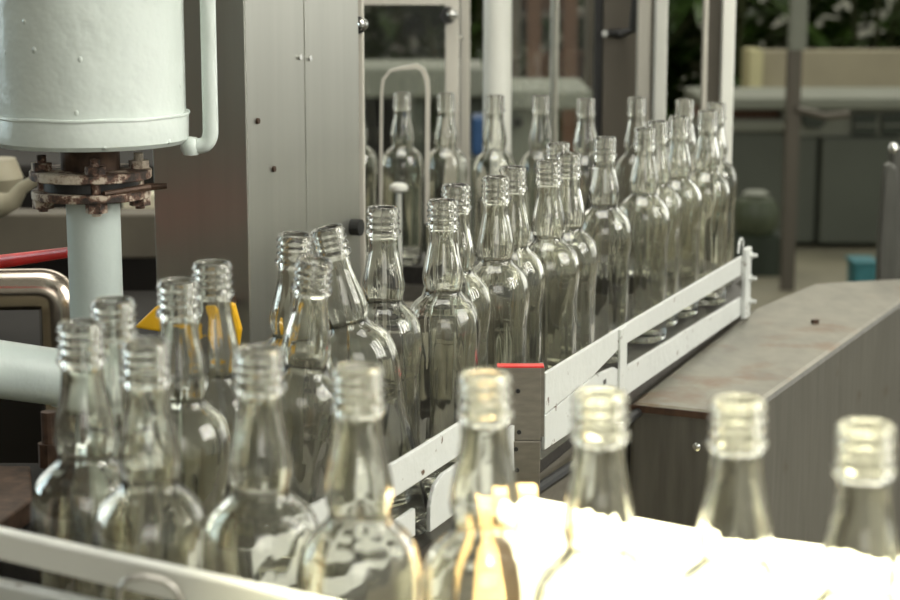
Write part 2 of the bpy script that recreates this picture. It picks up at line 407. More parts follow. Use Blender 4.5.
# stamped size mark near the joint
mk = P(606, 379, .03); b = nb()
c = Vector(mid)-dr*.015+nr*.0042
fc = bpy.data.curves.new('stamped_mark', 'FONT'); fc.body = '505'; fc.size = .0085; fc.extrude = .0002
fo = bpy.data.objects.new('stamped_mark', fc); C.objects.link(fo); fo.data.materials.append(M['black'])
ang = math.atan2(dr.y, dr.x); 
q = Vector(lerp2(far0, mid, .74))+nr*.0043; zq = Q(600, 386, q.y).z
fo.location = (0, 0, 0); fo.parent = None
tm = bpy.data.meshes.new_from_object(fo.evaluated_get(bpy.context.evaluated_depsgraph_get())); bpy.data.objects.remove(fo)
fo = bpy.data.objects.new('stamped_mark', tm); C.objects.link(fo); fo.parent = gr; fo.rotation_euler = (PI/2, 0, ang); fo.location = (q.x-gr.location.x, q.y-gr.location.y, zq)
# near section
n0 = rp(514, 389.5); n1 = rp(400, 460); n2 = rp(300, 512); n3 = rp(238, 546)
gp = rp(425, 444.5)
gn = empty('guard_rail', (n1[0], n1[1], 0), 'near white guard rail with rounded side plate, seen between the front bottle necks', 'guard rail')
part('upper_bar', wall_strip(nb(), [(*n0, ZU0, ZU1), (*n1, ZU0, ZU1), (*lerp2(n1, n2, .5), ZU0, ZU1), (*n2, ZU0, ZU1), (*n3, ZU0, ZU1)], .004, -1), 'white', gn, bevel=.0008)
LA0, LA1 = .015, .039
part('lower_bar', wall_strip(nb(), [(*lerp2(n1, gp, .6), LA0, LA1), (*n1, LA0, LA1), (*n2, LA0, LA1), (*n3, LA0, LA1)], .004, -1), 'white', gn, bevel=.0008)
b = nb(); A = Vector((n0[0], n0[1], 0))+Vector((nr.x, nr.y, 0))*.001; Bv = Vector((gp[0], gp[1], 0))+Vector((nr.x, nr.y, 0))*.001
L = (A-Bv).length; dd = (A-Bv)/L; pl = [(0, .012), (0, .034), (.004, .042), (.012, .051), (.03, .056), (L-.002, .0575), (L-.002, .012)]
plate3(b, [Bv+dd*u+Vector((0, 0, z)) for u, z in pl], Vector((nr.x, nr.y, 0))*.004); part('side_plate', b, 'white', gn, bevel=.0008)

# steel bracket with red top
s0 = Q(497, 367, 1.775); s1 = Q(541, 367, 1.775); bt = -.10
br = empty('support_bracket', ((s0.x+s1.x)/2, 1.775, bt), 'worn grey steel bracket with a red painted top edge, crossing the guard rail', 'bracket')
zt = s1.z; zb = Q(541, 440, 1.775).z
part('upper_plate', box(nb(), (s0.x, 1.772, zb), (s1.x, 1.776, zt)), 'plate', br, bevel=.001)
part('lower_plate', plate3(nb(), [(s0.x, 1.770, zb), (s1.x, 1.770, zb), (s1.x, 1.783, bt), (s0.x, 1.783, bt)], (0, .004, 0)), 'plate', br, bevel=.001)
part('side_flange', box(nb(), (s1.x-.0005, 1.776, zb+.003), (s1.x+.0035, 1.800, zt-.001)), 'plate', br)
b = nb(); box(b, (s0.x, 1.7715, zt-.0005), (s1.x+.003, 1.786, zt+.0014)); tag(part('painted_edge', b, 'red', br, bevel=.0008), 'red painted top edge')
for px, py in ((518, 391), (519, 432), (516, 449), (517, 470)):
    c = Q(px, py, 1.7712); b = nb(); tube(b, [c, c-Vector((0, .0015, 0))], .0022, 10); part('screw', b, 'black', br)

# ------------------------------------------------------------------ front bars and white board
fb = [Q(-70, 508, 1.165), Q(0, 525, 1.118), Q(150, 558, 1.036), Q(300, 590, .975), Q(430, 620, .925)]
ztop = sum(p.z for p in fb)/len(fb)
f1 = empty('front_rail', (fb[2].x, fb[2].y, .15), 'blurred cream-white bar crossing the lower left corner in front of the bottles', 'rail')
b = nb(); wall_strip(b, [(p.x, p.y, p.z-.0185, p.z) for p in fb], .010, -1); part('bar', b, 'board', f1, bevel=.002)
lo = [Q(-70, 560, 1.15), Q(0, 576, 1.105), Q(120, 602, 1.04), Q(300, 640, .965)]
f2 = empty('lower_rail', (lo[1].x, lo[1].y, .12), 'blurred grey-white lower bar in the bottom left corner', 'rail')
b = nb(); wall_strip(b, [(p.x, p.y, p.z-.018, p.z) for p in lo], .012, -1); part('bar', b, 'white', f2, bevel=.002)
for px, Y in ((-40, 1.14), (270, .985)):
    p = Q(px, 540, Y); b = nb(); box(b, (p.x-.006, p.y-.030, -.9), (p.x+.006, p.y-.018, .150)); part('post', b, 'steel', f1)
hp = [Q(118, 612, 1.0), Q(119, 590, 1.0), Q(127, 579, 1.0), Q(145, 576, 1.0), Q(164, 580, 1.0), Q(176, 590, 1.0), Q(184, 606, 1.0)]
hp2 = []
for i in range(len(hp)-1): hp2 += [hp[i], (hp[i]+hp[i+1])/2]
hp2.append(hp[-1])
o = link('wire_loop', tube(nb(), hp2, .0018, 10), 'steel', loc=tuple(hp[-1]), smooth=True); tag(o, 'thin bent metal loop under the cream-white front bar', 'wire loop')

w0 = Q(516, 500, 1.115); w1 = Q(690, 534, 1.045); w2 = Q(905, 562, .985); w3 = Q(1010, 576, .95)
o = link('side_board', wall_strip(nb(), [(p.x, p.y, -.0, p.z) for p in (w0, w1, w2, w3)], .012, 1), 'board', loc=(w1.x, w1.y, 0), bevel=.003)
tag(o, 'sun-bleached white side board behind the right-hand front bottles', 'side board')
k0 = Q(461, 512, 1.135); k1 = Q(541, 512, 1.135)
kb = empty('wooden_block', (k0.x+.02, 1.145, 0), 'tan wooden block at the left end of the white side board', 'wooden block')
part('block', box(nb(), (k0.x, 1.130, 0), (k1.x, 1.170, k0.z)), 'wood', kb, bevel=.003)
c = Q(525, 494, 1.145); b = nb(); box(b, (c.x-.0075, 1.135, k0.z), (c.x+.0075, 1.150, c.z+.006)); part('peg', b, 'wood', kb, bevel=.002)
c = Q(490, 500, 1.145); b = nb(); box(b, (c.x-.016, 1.133, k0.z), (c.x+.012, 1.155, c.z+.003)); part('clamp_piece', b, 'wood', kb, bevel=.002)

# ------------------------------------------------------------------ steel cover box on the right
zt = -.012
A0 = P(629, 403, zt); A1 = P(742, 415, zt); R1 = P(905, 299, zt); R2 = P(960, 275, zt); Fb = P(813, 283, zt); Fa = P(753, 308, zt)
cb = empty('cover_box', ((A0.x+R1.x)/2, 2.5, -.9), 'long rust-stained grey steel cover box right of the guard rail', 'steel box')
back = R2+Vector((.02, .12, 0)); Fb2 = Fb+Vector((.03, .02, 0))
top = [(p.x, p.y) for p in (A0, A1, R1, R2, Fb, Fa)]
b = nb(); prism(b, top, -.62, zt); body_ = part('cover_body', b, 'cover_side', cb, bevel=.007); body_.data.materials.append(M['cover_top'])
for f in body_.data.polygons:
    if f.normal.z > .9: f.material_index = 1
ctr = sum((Vector(p) for p in top), Vector((0, 0)))/len(top)
b = nb(); ed = (A1-A0).normalized(); nf = Vector((ed.y, -ed.x, 0))
wall_strip(b, [(A0.x+nf.x*.001, A0.y+nf.y*.001, zt-.009, zt-.001), (A1.x+nf.x*.001, A1.y+nf.y*.001, zt-.009, zt-.001)], .0015, -1); part('front_lip', b, 'cover_edge', cb)
c = P(629, 403, zt)+(A1-A0)*.62; c = Vector((c.x, c.y, Q(699, 446, c.y).z))
b = nb(); tube(b, [c+nf*.0005, c+nf*.004, c+nf*.006], [.0052, .0050, .002], 14); part('bolt', b, 'chrome', cb, smooth=True)
for px, py in ((740, 300), (812, 292)): pass
for p in (A0, A1, R1, Fb):
    q = Vector((p.x, p.y))+(ctr-Vector((p.x, p.y))).normalized()*.05
    b = nb(); box(b, (q.x-.02, q.y-.02, -.9), (q.x+.02, q.y+.02, -.62)); part('leg', b, 'steel', cb)
c = P(815, 323, zt); o = link('steel_nut', hexnut(nb(), c+Vector((0, 0, .0005)), .006, .004), 'rust_dark', loc=tuple(c)); tag(o, 'small rusty nut lying on top of the steel cover box', 'nut')

# ------------------------------------------------------------------ steel column
K = Vector((-.2135, 2.0)); da = Vector((.37, .93)).normalized(); db = Vector((-.93, .37)).normalized()
LA, LB = .285, .115
pa = K+da*LA; pb = K+db*LB; pc = pb+da*LA
sc_ = empty('steel_column', (K.x, K.y, -.9), 'tall brushed stainless steel cabinet column behind the tilted bottle', 'machine column')
ins = K+(pc-K).normalized()*.003
def inset(poly, k):
    c = sum(poly, Vector((0, 0)))/len(poly); return [tuple(p+(c-p).normalized()*k) for p in poly]
part('cabinet_body', prism(nb(), inset([K, pa, pc, pb], .0045), -.9, 1.2), 'column_a', sc_)
na = Vector((da.y, -da.x))
s0_ = K+da*.001; s1_ = K+da*.1385; s2_ = K+da*.1415; s3_ = pa
part('side_panel', wall_strip(nb(), [(s0_.x, s0_.y, -.9, 1.2), (s1_.x, s1_.y, -.9, 1.2)], .003, 1), 'column_a', sc_, bevel=.0008)
part('side_panel', wall_strip(nb(), [(s2_.x, s2_.y, -.9, 1.2), (s3_.x, s3_.y, -.9, 1.2)], .003, 1), 'column_a', sc_, bevel=.0008)
nbv = Vector((-db.y, db.x)); 
part('front_panel', wall_strip(nb(), [(K.x+db.x*.001, K.y+db.y*.001, -.9, 1.2), (pb.x, pb.y, -.9, 1.2)], .003, -1), 'column_a', sc_, bevel=.0008)
def on_a(px, py, out=0):
    k = (px-450)/F
    # solve K+da*t on the sight line through px (approximate pitch correction by depth ratio)
    t = .1
    for _ in range(30):
        q = K+da*t; ppx = 450+F*q.x/(q.y*cp+(CH-Q(px, py, q.y).z)*sp); t += (px-ppx)*.0012
    q = K+da*t; z = Q(px, py, q.y).z
    return Vector((q.x+na.x*out, q.y+na.y*out, z))
NA = Vector((na.x, na.y, 0))
for px, py in ((257, 121), (273, 169), (299, 57), (309, 58)):
    c = on_a(px, py); b = nb(); tube(b, [c, c+NA*.0025], .0032, 12); part('screw', b, 'chrome' if py < 100 else 'rust_dark', sc_)
c = on_a(352, 227); b = nb(); tube(b, [c, c+NA*.012], .010, 16); part('knob', b, 'black', sc_)

# machine guard: pale frame with clear pane
Yg = 3.27; Yn = 2.33
def fpost(x0, x1, Y, z0, z1, name, par, mat, dep=.03):
    p = Q(x0, 100, Y); q = Q(x1, 100, Y)
    b = nb(); box(b, (p.x, Y, z0), (q.x, Y+dep, z1)); return part(name, b, mat, par, bevel=.002)
gf = empty('guard_door', (Q(400, 100, Yg).x, Yg, -.9), 'clear-paned machine guard door in a pale metal frame behind the strap loop', 'guard door')
fpost(445, 459, Yg, -.9, 1.2, 'frame_stile', gf, 'alu', .02)
p = Q(362, 3, Yg); q = Q(446, 3, Yg); b = nb(); box(b, (p.x, Yg, p.z-.003), (q.x, Yg+.018, p.z+.03)); part('frame_rail', b, 'alu', gf)
b = nb(); box(b, (p.x-.002, Yg+.006, -.02), (q.x+.002, Yg+.011, p.z-.004)); part('clear_pane', b, 'pane', gf)
np_ = empty('edge_post', (Q(358, 100, Yn).x, Yn, -.9), 'pale metal post on the right edge of the steel column, with a chrome knob', 'post')
fpost(351.5, 364, Yn, -.9, 1.2, 'upright', np_, 'alu', .02)
for px, py, YY, par_, sc1 in ((361, 25, Yn, np_, 1), (451, 15, Yg, gf, 1.35)):
    c = Q(px-3, py, YY); b = nb(); tube(b, [c, c-Vector((0, .012, 0))], .0105*sc1, 20); k = part('rubber_washer', b, 'black', par_)
    c = Q(px+1, py-.5, YY-.012); b = nb(); lathe(b, [(0, .010), (.004, .0095), (.0075, .006), (.009, .001), (.009, -.001), (0, -.001)], 24)
    bmesh.ops.rotate(b, verts=b.verts, cent=(0, 0, 0), matrix=Matrix.Rotation(PI/2, 3, 'X')); bmesh.ops.scale(b, verts=b.verts, vec=(.85*sc1,)*3); bmesh.ops.translate(b, verts=b.verts, vec=c)
    part('chrome_button', b, 'chrome', par_, smooth=True)
Yb = 3.45
gf2 = empty('frame_post', (Q(464, 100, Yb).x, Yb, -.9), 'slim light grey upright post right of the guard door', 'post')
fpost(460, 470, Yb, -.9, 1.2, 'upright', gf2, 'alu', .03)
c = Q(461, 37, Yb); b = nb(); tube(b, [c, c-Vector((0, .004, 0))], .004, 10); part('screw', b, 'chrome', gf2)

# bent strap loop and small tap on the back conveyor
Ys = 2.84
lp = [Q(380.5, 223.5, Ys), Q(381, 150, Ys), Q(381.5, 92, Ys), Q(383, 80, Ys), Q(390, 71, Ys), Q(400, 68.5, Ys), Q(417, 66.5, Ys), Q(423, 70, Ys), Q(427, 80, Ys), Q(428, 92, Ys), Q(427.5, 150, Ys), Q(427, 223.5, Ys)]
b = nb(); wd = Vector((0, .014, 0))
rows = []
for i, p in enumerate(lp):
    t = (lp[min(len(lp)-1, i+1)]-lp[max(0, i-1)]).normalized(); nn = Vector((t.z, 0, -t.x))*(.0022 if i < 6 else .0036)
    rows.append([b.verts.new(v) for v in (p-nn, p+nn, p+nn+wd, p-nn+wd)])
for r, s in zip(rows, rows[1:]):
    for k in range(4): b.faces.new((r[k], r[(k+1) % 4], s[(k+1) % 4], s[k]))
b.faces.new(rows[0]); b.faces.new(rows[-1][::-1])
o = link('strap_loop', b, 'alu', loc=(lp[0].x, Ys, lp[0].z)); tag(o, 'upside-down U loop of bent pale metal strap around a back bottle', 'strap loop')
c = Q(399, 188, 2.86); b = nb()
tk = empty('push_knob', (c.x, c.y, -.03), 'small cream mushroom knob on a stem below the strap loop', 'knob')
lathe(b, [(0, .008), (.008, .0075), (.0135, .004), (.0145, 0), (.013, -.004), (.005, -.007), (0, -.007)], 20, c); part('knob_head', b, 'pole_white', tk, smooth=True)
part('stem', tube(nb(), [c-Vector((0, 0, .006)), (c.x, c.y, -.03)], .004, 12), 'pole_white', tk)
# bracket shelf carrying the knob
p = Q(372, 222, 2.84); q = Q(436, 260, 2.84)
o = link('cross_beam', box(nb(), (p.x, 2.82, -.11), (q.x+.02, 2.90, -.03)), 'plate', loc=(c.x, 2.86, -.11), bevel=.003); tag(o, 'brown-grey steel cross beam behind the second sharp bottle', 'beam')

# poles and panels behind
Yp = 3.35
def tubepole(name, x0, x1, Y, z0, z1, mat, label, cat, group=None):
    p = Q(x0, 100, Y); q = Q(x1, 100, Y); r = (q.x-p.x)/2; cx = (p.x+q.x)/2
    b = nb(); tube(b, [(cx, Y, z0), (cx, Y, z1)], r, 32); 
    o = link(name, b, mat, loc=(cx, Y, z0), smooth=True)
    return tag(o, label, cat, group)
tubepole('white_pole', 483, 511.5, Yp, -.9, 1.3, 'pole_white', 'thick round white pole rising behind the back conveyor', 'pole')
tubepole('thin_pole', 549.5, 558, 3.6, -.9, 1.3, 'alu', 'thin grey pole between the white pole and brown panel', 'pole')
bp = empty('machine_door', (Q(618, 100, 3.4).x, 3.4, -.9), 'wide dark brown upright panel with a black latch handle', 'panel')
def seg(x0, x1, Y, z0, z1, dep): 
    p = Q(x0, 100, Y); q = Q(x1, 100, Y); return box(nb(), (p.x, Y, z0), (q.x, Y+dep, z1))
part('panel_sheet', seg(602, 637, 3.42, -.9, 1.3, .05), 'brown_door', bp, bevel=.003)
part('edge_strip', seg(594, 601, 3.43, -.9, 1.3, .03), 'black', bp)
c0 = Q(606, 33, 3.40); c1 = Q(633, 30, 3.38); b = nb(); tube(b, [c0, (c0+c1)/2-Vector((0, 0.01, .004)), c1, c1+Vector((.002, 0, .06))], [.006, .009, .008, .005], 14); h = part('latch_handle', b, 'black', bp, smooth=True)
b = nb(); tube(b, [c0-Vector((.003, 0.004, 0)), c0-Vector((.003, .012, 0))], .006, 12); part('latch_bolt', b, 'chrome', bp)
b = nb(); c = Q(620, 33, 3.425); box(b, (c.x-.006, 3.398, c.z-.006), (c.x+.006, 3.422, c.z+.006)); part('latch_mount', b, 'black', bp)
dp = empty('door_posts', (Q(651, 100, 3.2).x, 3.2, -.9), 'pair of pale upright door edges, one grey and one white', 'door post')
part('grey_stile', seg(637, 650, 3.22, -.9, 1.3, .03), 'alu', dp, bevel=.002)
part('white_stile', seg(654, 666.5, 3.18, -.9, 1.3, .03), 'door_white', dp, bevel=.003)
part('hinge_leaf', seg(649, 655, 3.225, -.2, 1.3, .01), 'brown_door', dp)
rp_ = empty('corner_post', (Q(719, 100, 3.25).x, 3.25, -.9), 'upright corner post, shaded tone on its left face and lit tone on its right', 'corner post')
part('shaded_face', seg(706, 721, 3.24, -.9, 1.3, .03), 'brown_door', rp_, bevel=.001)  # shade on the left side of the post put into the colour
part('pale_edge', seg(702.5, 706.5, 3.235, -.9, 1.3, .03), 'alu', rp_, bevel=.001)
part('lit_face', seg(721, 733.5, 3.22, -.9, 1.3, .05), 'pole_white', rp_, bevel=.002)  # lit side of the same post, its brightness put into the colour
# clear screen between white pole and brown panel
sn = empty('clear_screen', (Q(575, 100, 3.5).x, 3.5, -.9), 'clear plastic screen with a pale lower rail left of the brown panel', 'screen')
part('screen_pane', seg(512, 594, 3.52, -.2, 1.3, .005), 'pane', sn)

# ------------------------------------------------------------------ vessel, flange and pipes at left
Yv = 1.74; cx = Q(92, 150, Yv).x
kx = 1/ (F/ (Yv*1.0))
zb = Q(92, 153, Yv-.09).z
vs = empty('white_vessel', (cx, Yv, zb), 'large white-painted cylindrical vessel hanging in the upper left', 'vessel')
R_ = .0885
ztb = Q(92, 122, Yv-.09).z
b = nb(); lathe(b, [(0, ztb), (R_-.002, ztb), (R_-.002, zb+.6), (0, zb+.6)], 96, (cx, Yv, 0)); part('shell', b, 'vessel', vs, smooth=True)
b = nb(); lathe(b, [(0, zb), (R_-.004, zb), (R_, zb+.004), (R_+.0005, ztb-.002), (R_-.0005, ztb+.001), (R_-.004, ztb+.0015), (0, ztb+.0015)], 96, (cx, Yv, 0)); r = part('base_band', b, 'vessel', vs, smooth=True)
b = nb(); tube(b, [(cx+(R_+.0001)*math.cos(a), Yv+(R_+.0001)*math.sin(a), ztb+.0012*math.sin(a*9)*.3) for a in [2*PI*k/96 for k in range(97)]], .0018, 8, cap=False); part('weld_seam', b, 'vessel', vs, smooth=True)
xr = Q(209, 60, Yv).x; ze = Q(209, 145, Yv).z; xe = cx+R_-.004
path = [(xr, Yv, ze+.62), (xr, Yv, ze+.02)]+[tuple(v) for v in arc((xr, Yv, ze+.012), (xr-.001, Yv, ze-.001), (xr-.012, Yv, ze-.001), 6)]+[(xe, Yv, ze-.001)]
b = nb(); tube(b, path, .0072, 20); part('overflow_pipe', b, 'vessel', vs, smooth=True)
b = nb(); lathe(b, [(0, .009), (.006, .008), (.009, .003), (.0095, -.003), (.007, -.008), (0, -.009)], 16, (xe+.006, Yv, ze-.001)); part('weld_lump', b, 'vessel', vs, smooth=True)

fx = Q(91, 180, Yv).x; fr = .0555
fl = empty('pipe_flange', (fx, Yv, Q(91, 205, Yv).z), 'rusty bolted pipe flange under the white vessel', 'flange')
zA1 = Q(91, 169, Yv).z; zA0 = Q(91, 178, Yv).z; zB1 = Q(91, 189, Yv).z; zB0 = Q(91, 197, Yv).z
def disc(z0, z1, r): 
    b = nb(); lathe(b, [(0, z0), (r-.001, z0), (r, z0+.001), (r, z1-.001), (r-.001, z1), (0, z1)], 64, (fx, Yv, 0)); return b
part('upper_disc', disc(zA0, zA1, fr), 'rust', fl); part('lower_disc', disc(zB0, zB1, fr-.001), 'rust', fl)
part('gasket', disc(zB1-.0005, zA0+.0005, fr-.012), 'black', fl)
b = nb(); tube(b, [(fx, Yv, zA1-.001), (fx, Yv, zb+.001)], .027, 32); part('neck', b, 'rust_dark', fl)
for a in (-74, 14, 104, 194):
    bx, by = fx+.044*math.cos(math.radians(a)), Yv+.044*math.sin(math.radians(a))
    b = nb(); tube(b, [(bx, by, zB0-.012), (bx, by, zA1+.014)], .0045, 12); bo = part('bolt', b, 'rust', fl)
    part('nut', hexnut(nb(), (bx, by, zA1), .0095, .007), 'rust', bo); part('nut', hexnut(nb(), (bx, by, zB0-.009), .0100, .009), 'rust', bo)
b = nb(); q = Q(150, 187, Yv-.01); tube(b, [(fx+.02, Yv-.048, q.z-.002), tuple(q), tuple(Q(167, 186, Yv-.01))], [.003, .0035, .0025], 8); part('cotter_rod', b, 'rust_dark', fl)

px_ = Q(95, 260, Yv).x
vp = empty('vertical_pipe', (px_, Yv, -.9), 'thick pale grey vertical pipe below the rusty flange', 'pipe')
zj = Q(95, 386, Yv).z
b = nb(); tube(b, [(px_, Yv, -.9), (px_, Yv, zB0+.0)], .0247, 48); part('pipe_run', b, 'pipe', vp, smooth=True)
jl = Q(-75, 359, 1.62); jr = Vector((px_, Yv, zj+.003)); dj = (jr-jl).normalized()
b = nb(); tube(b, [jl, jr-dj*.045, jr-dj*.044, jr-dj*.036, jr-dj*.035, jr-dj*.005], [.0262, .0262, .0275, .0275, .0255, .0255], 40); part('branch_pipe', b, 'pipe', vp, smooth=True)

Yt = 2.02
sp_ = empty('steel_pipe', (Q(45, 300, Yt).x, Yt, -.9), 'shiny stainless elbow pipe behind the pale vertical pipe', 'pipe')
h0 = Q(-90, 291, Yt); h1 = Q(40, 289, Yt); h2 = Q(60, 289, Yt); h3 = Q(60, 310, Yt)
b = nb(); tube(b, [h0, h1]+arc(h1, h2, h3, 10)[1:]+[(h3.x, Yt, -.9)], .0225, 32); part('elbow', b, 'pipe_steel', sp_, smooth=True)
q0, q1 = Q(-60, 270, 1.93), Q(71, 252, 1.768)
o = link('red_bar', tube(nb(), [q0, q1], [.0085, .005], 12), 'red', loc=tuple(q0), smooth=True); tag(o, 'thin red bar rising to the right behind the pale vertical pipe', 'bar')

# yellow guard
Yy = 1.86
yg = [Q(133, 328, Yy), Q(156, 306, Yy), Q(200, 300, Yy), Q(233, 304, Yy), Q(240, 330, Yy), Q(237, 352, Yy), Q(213, 340, Yy), Q(170, 334, Yy)]
yo = empty('yellow_guard', (yg[4].x, Yy, yg[4].z-.02), 'bright yellow pointed metal guard behind the bottle necks', 'guard')
part('guard_plate', plate3(nb(), yg, (.002, .012, 0)), 'yellow', yo, bevel=.003)
b = nb(); c = yg[3].lerp(yg[5], .5); tube(b, [(c.x-.02, Yy+.010, c.z), (c.x-.02, 2.05, c.z)], .006, 12); part('mounting_rod', b, 'rust_dark', yo)

# dark machine behind at left
dm = empty('dark_machine', (-.55, 2.5, -.9), 'dark machine body and added dark block for the shade behind the left pipes', 'machine')
part('shade_block', box(nb(), (-1.4, 2.22, -.9), (-.345, 2.75, .015)), 'dark_steel', dm, bevel=.01)  # dark block added to keep the gap below the pipes in shade
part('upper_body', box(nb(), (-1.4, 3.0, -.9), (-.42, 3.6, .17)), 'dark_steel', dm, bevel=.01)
bz1 = Q(60, 214, 2.85).z; bz0 = Q(60, 259, 2.85).z
o = link('cross_beam', box(nb(), (-1.3, 2.85, bz0), (Q(158, 230, 2.85).x, 2.92, bz1)), 'beam', loc=(-.7, 2.9, bz0), bevel=.004); tag(o, 'grey-brown horizontal beam behind the rusty flange and pale pipe', 'beam')
b = nb(); p = Q(118, 196, 2.9); q = Q(157, 213, 2.9); box(b, (p.x, 2.93, bz1-.02), (q.x, 2.99, p.z)); 
o = link('cream_block', b, 'cream', loc=(p.x, 2.95, bz1), bevel=.004); tag(o, 'small cream block between the vessel and steel column', 'block')
cp_ = [Q(-60, 208, 2.6), Q(2, 205, 2.6), Q(14, 200, 2.6), Q(22, 188, 2.6), Q(38, 179, 2.6)]
o = link('cream_lever', tube(nb(), cp_, [.018, .017, .013, .009, .008], 16), 'dull_cream', loc=tuple(cp_[0]), smooth=True); tag(o, 'bent cream lever reaching toward the rusty flange', 'lever')
cq = Q(-5, 178, 2.7)
o = link('cream_housing', lathe(nb(), [(0, -.03), (.03, -.028), (.04, 0), (.03, .028), (0, .03)], 24, cq), 'dull_cream', loc=tuple(cq), smooth=True); tag(o, 'rounded cream housing at the left picture edge', 'housing')
# small brass fitting and wooden offcut low left
c = Q(50, 452, 1.55)
ft = empty('pipe_fitting', (c.x, 1.55, -.05), 'small dull brass pipe fitting left of the first bottle', 'fitting')
part('tube', tube(nb(), [(c.x, 1.55, -.05), (c.x, 1.55, c.z+.035)], .0065, 14), 'rust_dark', ft); part('collar', tube(nb(), [(c.x, 1.55, c.z-.012), (c.x, 1.55, c.z+.008)], .010, 8), 'rust_dark', ft)
p = Q(-40, 520, 1.45); q = Q(25, 500, 1.45)
wo = link('wooden_offcut', prism(nb(), [(p.x, 1.38), (q.x-.01, 1.38), (q.x+.004, 1.46), (q.x-.02, 1.56), (p.x, 1.56)], q.z-.02, q.z-.002), 'rust_dark', loc=(p.x, 1.45, q.z-.02), bevel=.002); tag(wo, 'brown wooden offcut at the left edge above the white bar', 'wooden board')
sb = link('side_shelf', box(nb(), (-.80, 1.36, -.05), (-.335, 1.64, q.z-.021)), 'dark_steel', loc=(-.5, 1.5, -.05), bevel=.003); tag(sb, 'dark steel shelf under the wooden offcut', 'shelf')

# ------------------------------------------------------------------ the hall beyond
def struct(name, bm, mat): 
    o = link(name, bm, mat); o['kind'] = 'structure'; return o
struct('floor', box(nb(), (-7, -4, -.95), (7, 11.2, -.9)), 'concrete')
struct('ground_outside', box(nb(), (-14, 11.2, -1.0), (14, 24, -.95)), 'soil')
struct('wall_leaf_glints', box(nb(), (-14, 17.0, -.95), (14, 17.3, 3.5)), 'plaster')  # pale wall added to show through the hedge as leaf glints
Yw = 11.0
pz = Q(800, 51, Yw).z
struct('wall_low', box(nb(), (Q(762, 60, Yw).x, Yw, -.9), (6.9, Yw+.2, pz)), 'parapet')
o = link('end_board', box(nb(), (Q(750, 60, Yw-.1).x, Yw-.1, -.9), (Q(763, 60, Yw-.1).x, Yw+.2, pz+.01)), 'pale_yellow', loc=(1.8, Yw, -.9)); tag(o, 'pale yellow upright board at the end of the low beige wall', 'board')
# long grey cabinet
Yc = 9.0
cz = lambda y: Q(800, y, Yc).z
cabx0 = Q(700, 100, Yc).x
cab = empty('metal_cabinet', (2.2, Yc, -.9), 'long grey-green metal cabinet bench far behind at right', 'cabinet')
part('top_slab', box(nb(), (cabx0, Yc-.1, cz(108)), (4.5, Yc+.6, cz(96))), 'ledge', cab, bevel=.01)
part('back_board', box(nb(), (cabx0, Yc+.05, cz(119)), (Q(782, 100, Yc).x, Yc+.5, cz(108))), 'brown_strip', cab)
part('front_board', box(nb(), (Q(782, 100, Yc).x, Yc, cz(136)), (4.5, Yc+.5, cz(108))), 'ledge', cab)
part('mid_rail', box(nb(), (cabx0, Yc-.04, cz(131)), (Q(795, 100, Yc).x, Yc+.5, cz(119))), 'ledge', cab, bevel=.01)
part('body', box(nb(), (cabx0, Yc, cz(243)), (Q(789, 100, Yc).x, Yc+.5, cz(131))), 'dark_panel', cab)
part('door', box(nb(), (Q(822, 100, Yc).x, Yc-.03, cz(243)), (Q(905, 100, Yc).x, Yc+.4, cz(137))), 'dark_panel', cab, bevel=.01)
part('door', box(nb(), (Q(790, 100, Yc).x, Yc-.0, cz(243)), (Q(820, 100, Yc).x, Yc+.4, cz(137))), 'dark_panel', cab, bevel=.01)
for x0, x1 in ((853, 876), (882, 908)):
    v = part('vent', box(nb(), (Q(x0, 100, Yc).x, Yc-.03, cz(135)), (Q(x1, 100, Yc).x, Yc+.01, cz(114))), 'vent', cab)
    b = nb(); box(b, (Q(x0, 100, Yc).x, Yc-.05, cz(125.5)), (Q(x1, 100, Yc).x, Yc-.031, cz(123.5))); part('vent_bar', b, 'ledge', cab)
b = nb(); zz = cz(119); p = Q(807, 119, Yc-.05); q = Q(827, 119, Yc-.05)
plate3(b, [(p.x-.03, Yc-.05, zz+.02), (q.x+.02, Yc-.05, zz+.02), (q.x-.03, Yc-.05, zz-.04), (p.x, Yc-.05, zz-.035)], (0, .04, 0)); part('slot_handle', b, 'vent', cab)
# round motor
c = Q(755, 216, 8.3)
mo = empty('round_motor', (c.x, 8.3, -.9), 'blurred green-grey rounded motor past the end of the rail', 'motor')
part('housing', lathe(nb(), [(0, -.09), (.08, -.08), (.105, -.03), (.105, .03), (.08, .075), (.04, .09), (0, .09)], 32, c), 'motor', mo, smooth=True)
part('cap', lathe(nb(), [(0, .085), (.055, .085), (.06, .10), (.04, .112), (0, .115)], 24, c), 'ledge', mo, smooth=True)
part('foot', box(nb(), (c.x-.10, 8.2, -.9), (c.x+.12, 8.45, c.z-.08)), 'vent', mo)
# hall post
p = Q(789, 60, 7.85); q = Q(804, 60, 7.85); zs = Q(795, 50, 7.85).z
hp_ = empty('hall_post', ((p.x+q.x)/2, 7.85, -.9), 'brown iron hall post with a pale painted upper part', 'post')
part('lower_post', box(nb(), (p.x, 7.85, -.9), (q.x-.008, 7.91, zs)), 'brown_door', hp_); part('upper_post', box(nb(), (p.x+.004, 7.845, zs), (q.x+.008, 7.915, 2.0)), 'ledge', hp_)
b = nb(); c = Q(798, 110, 7.8); tube(b, [(c.x, 7.84, c.z), (c.x+.12, 7.84, c.z-.03), (c.x+.22, 7.84, c.z-.02)], .015, 8); part('hook_arm', b, 'brown_door', hp_)
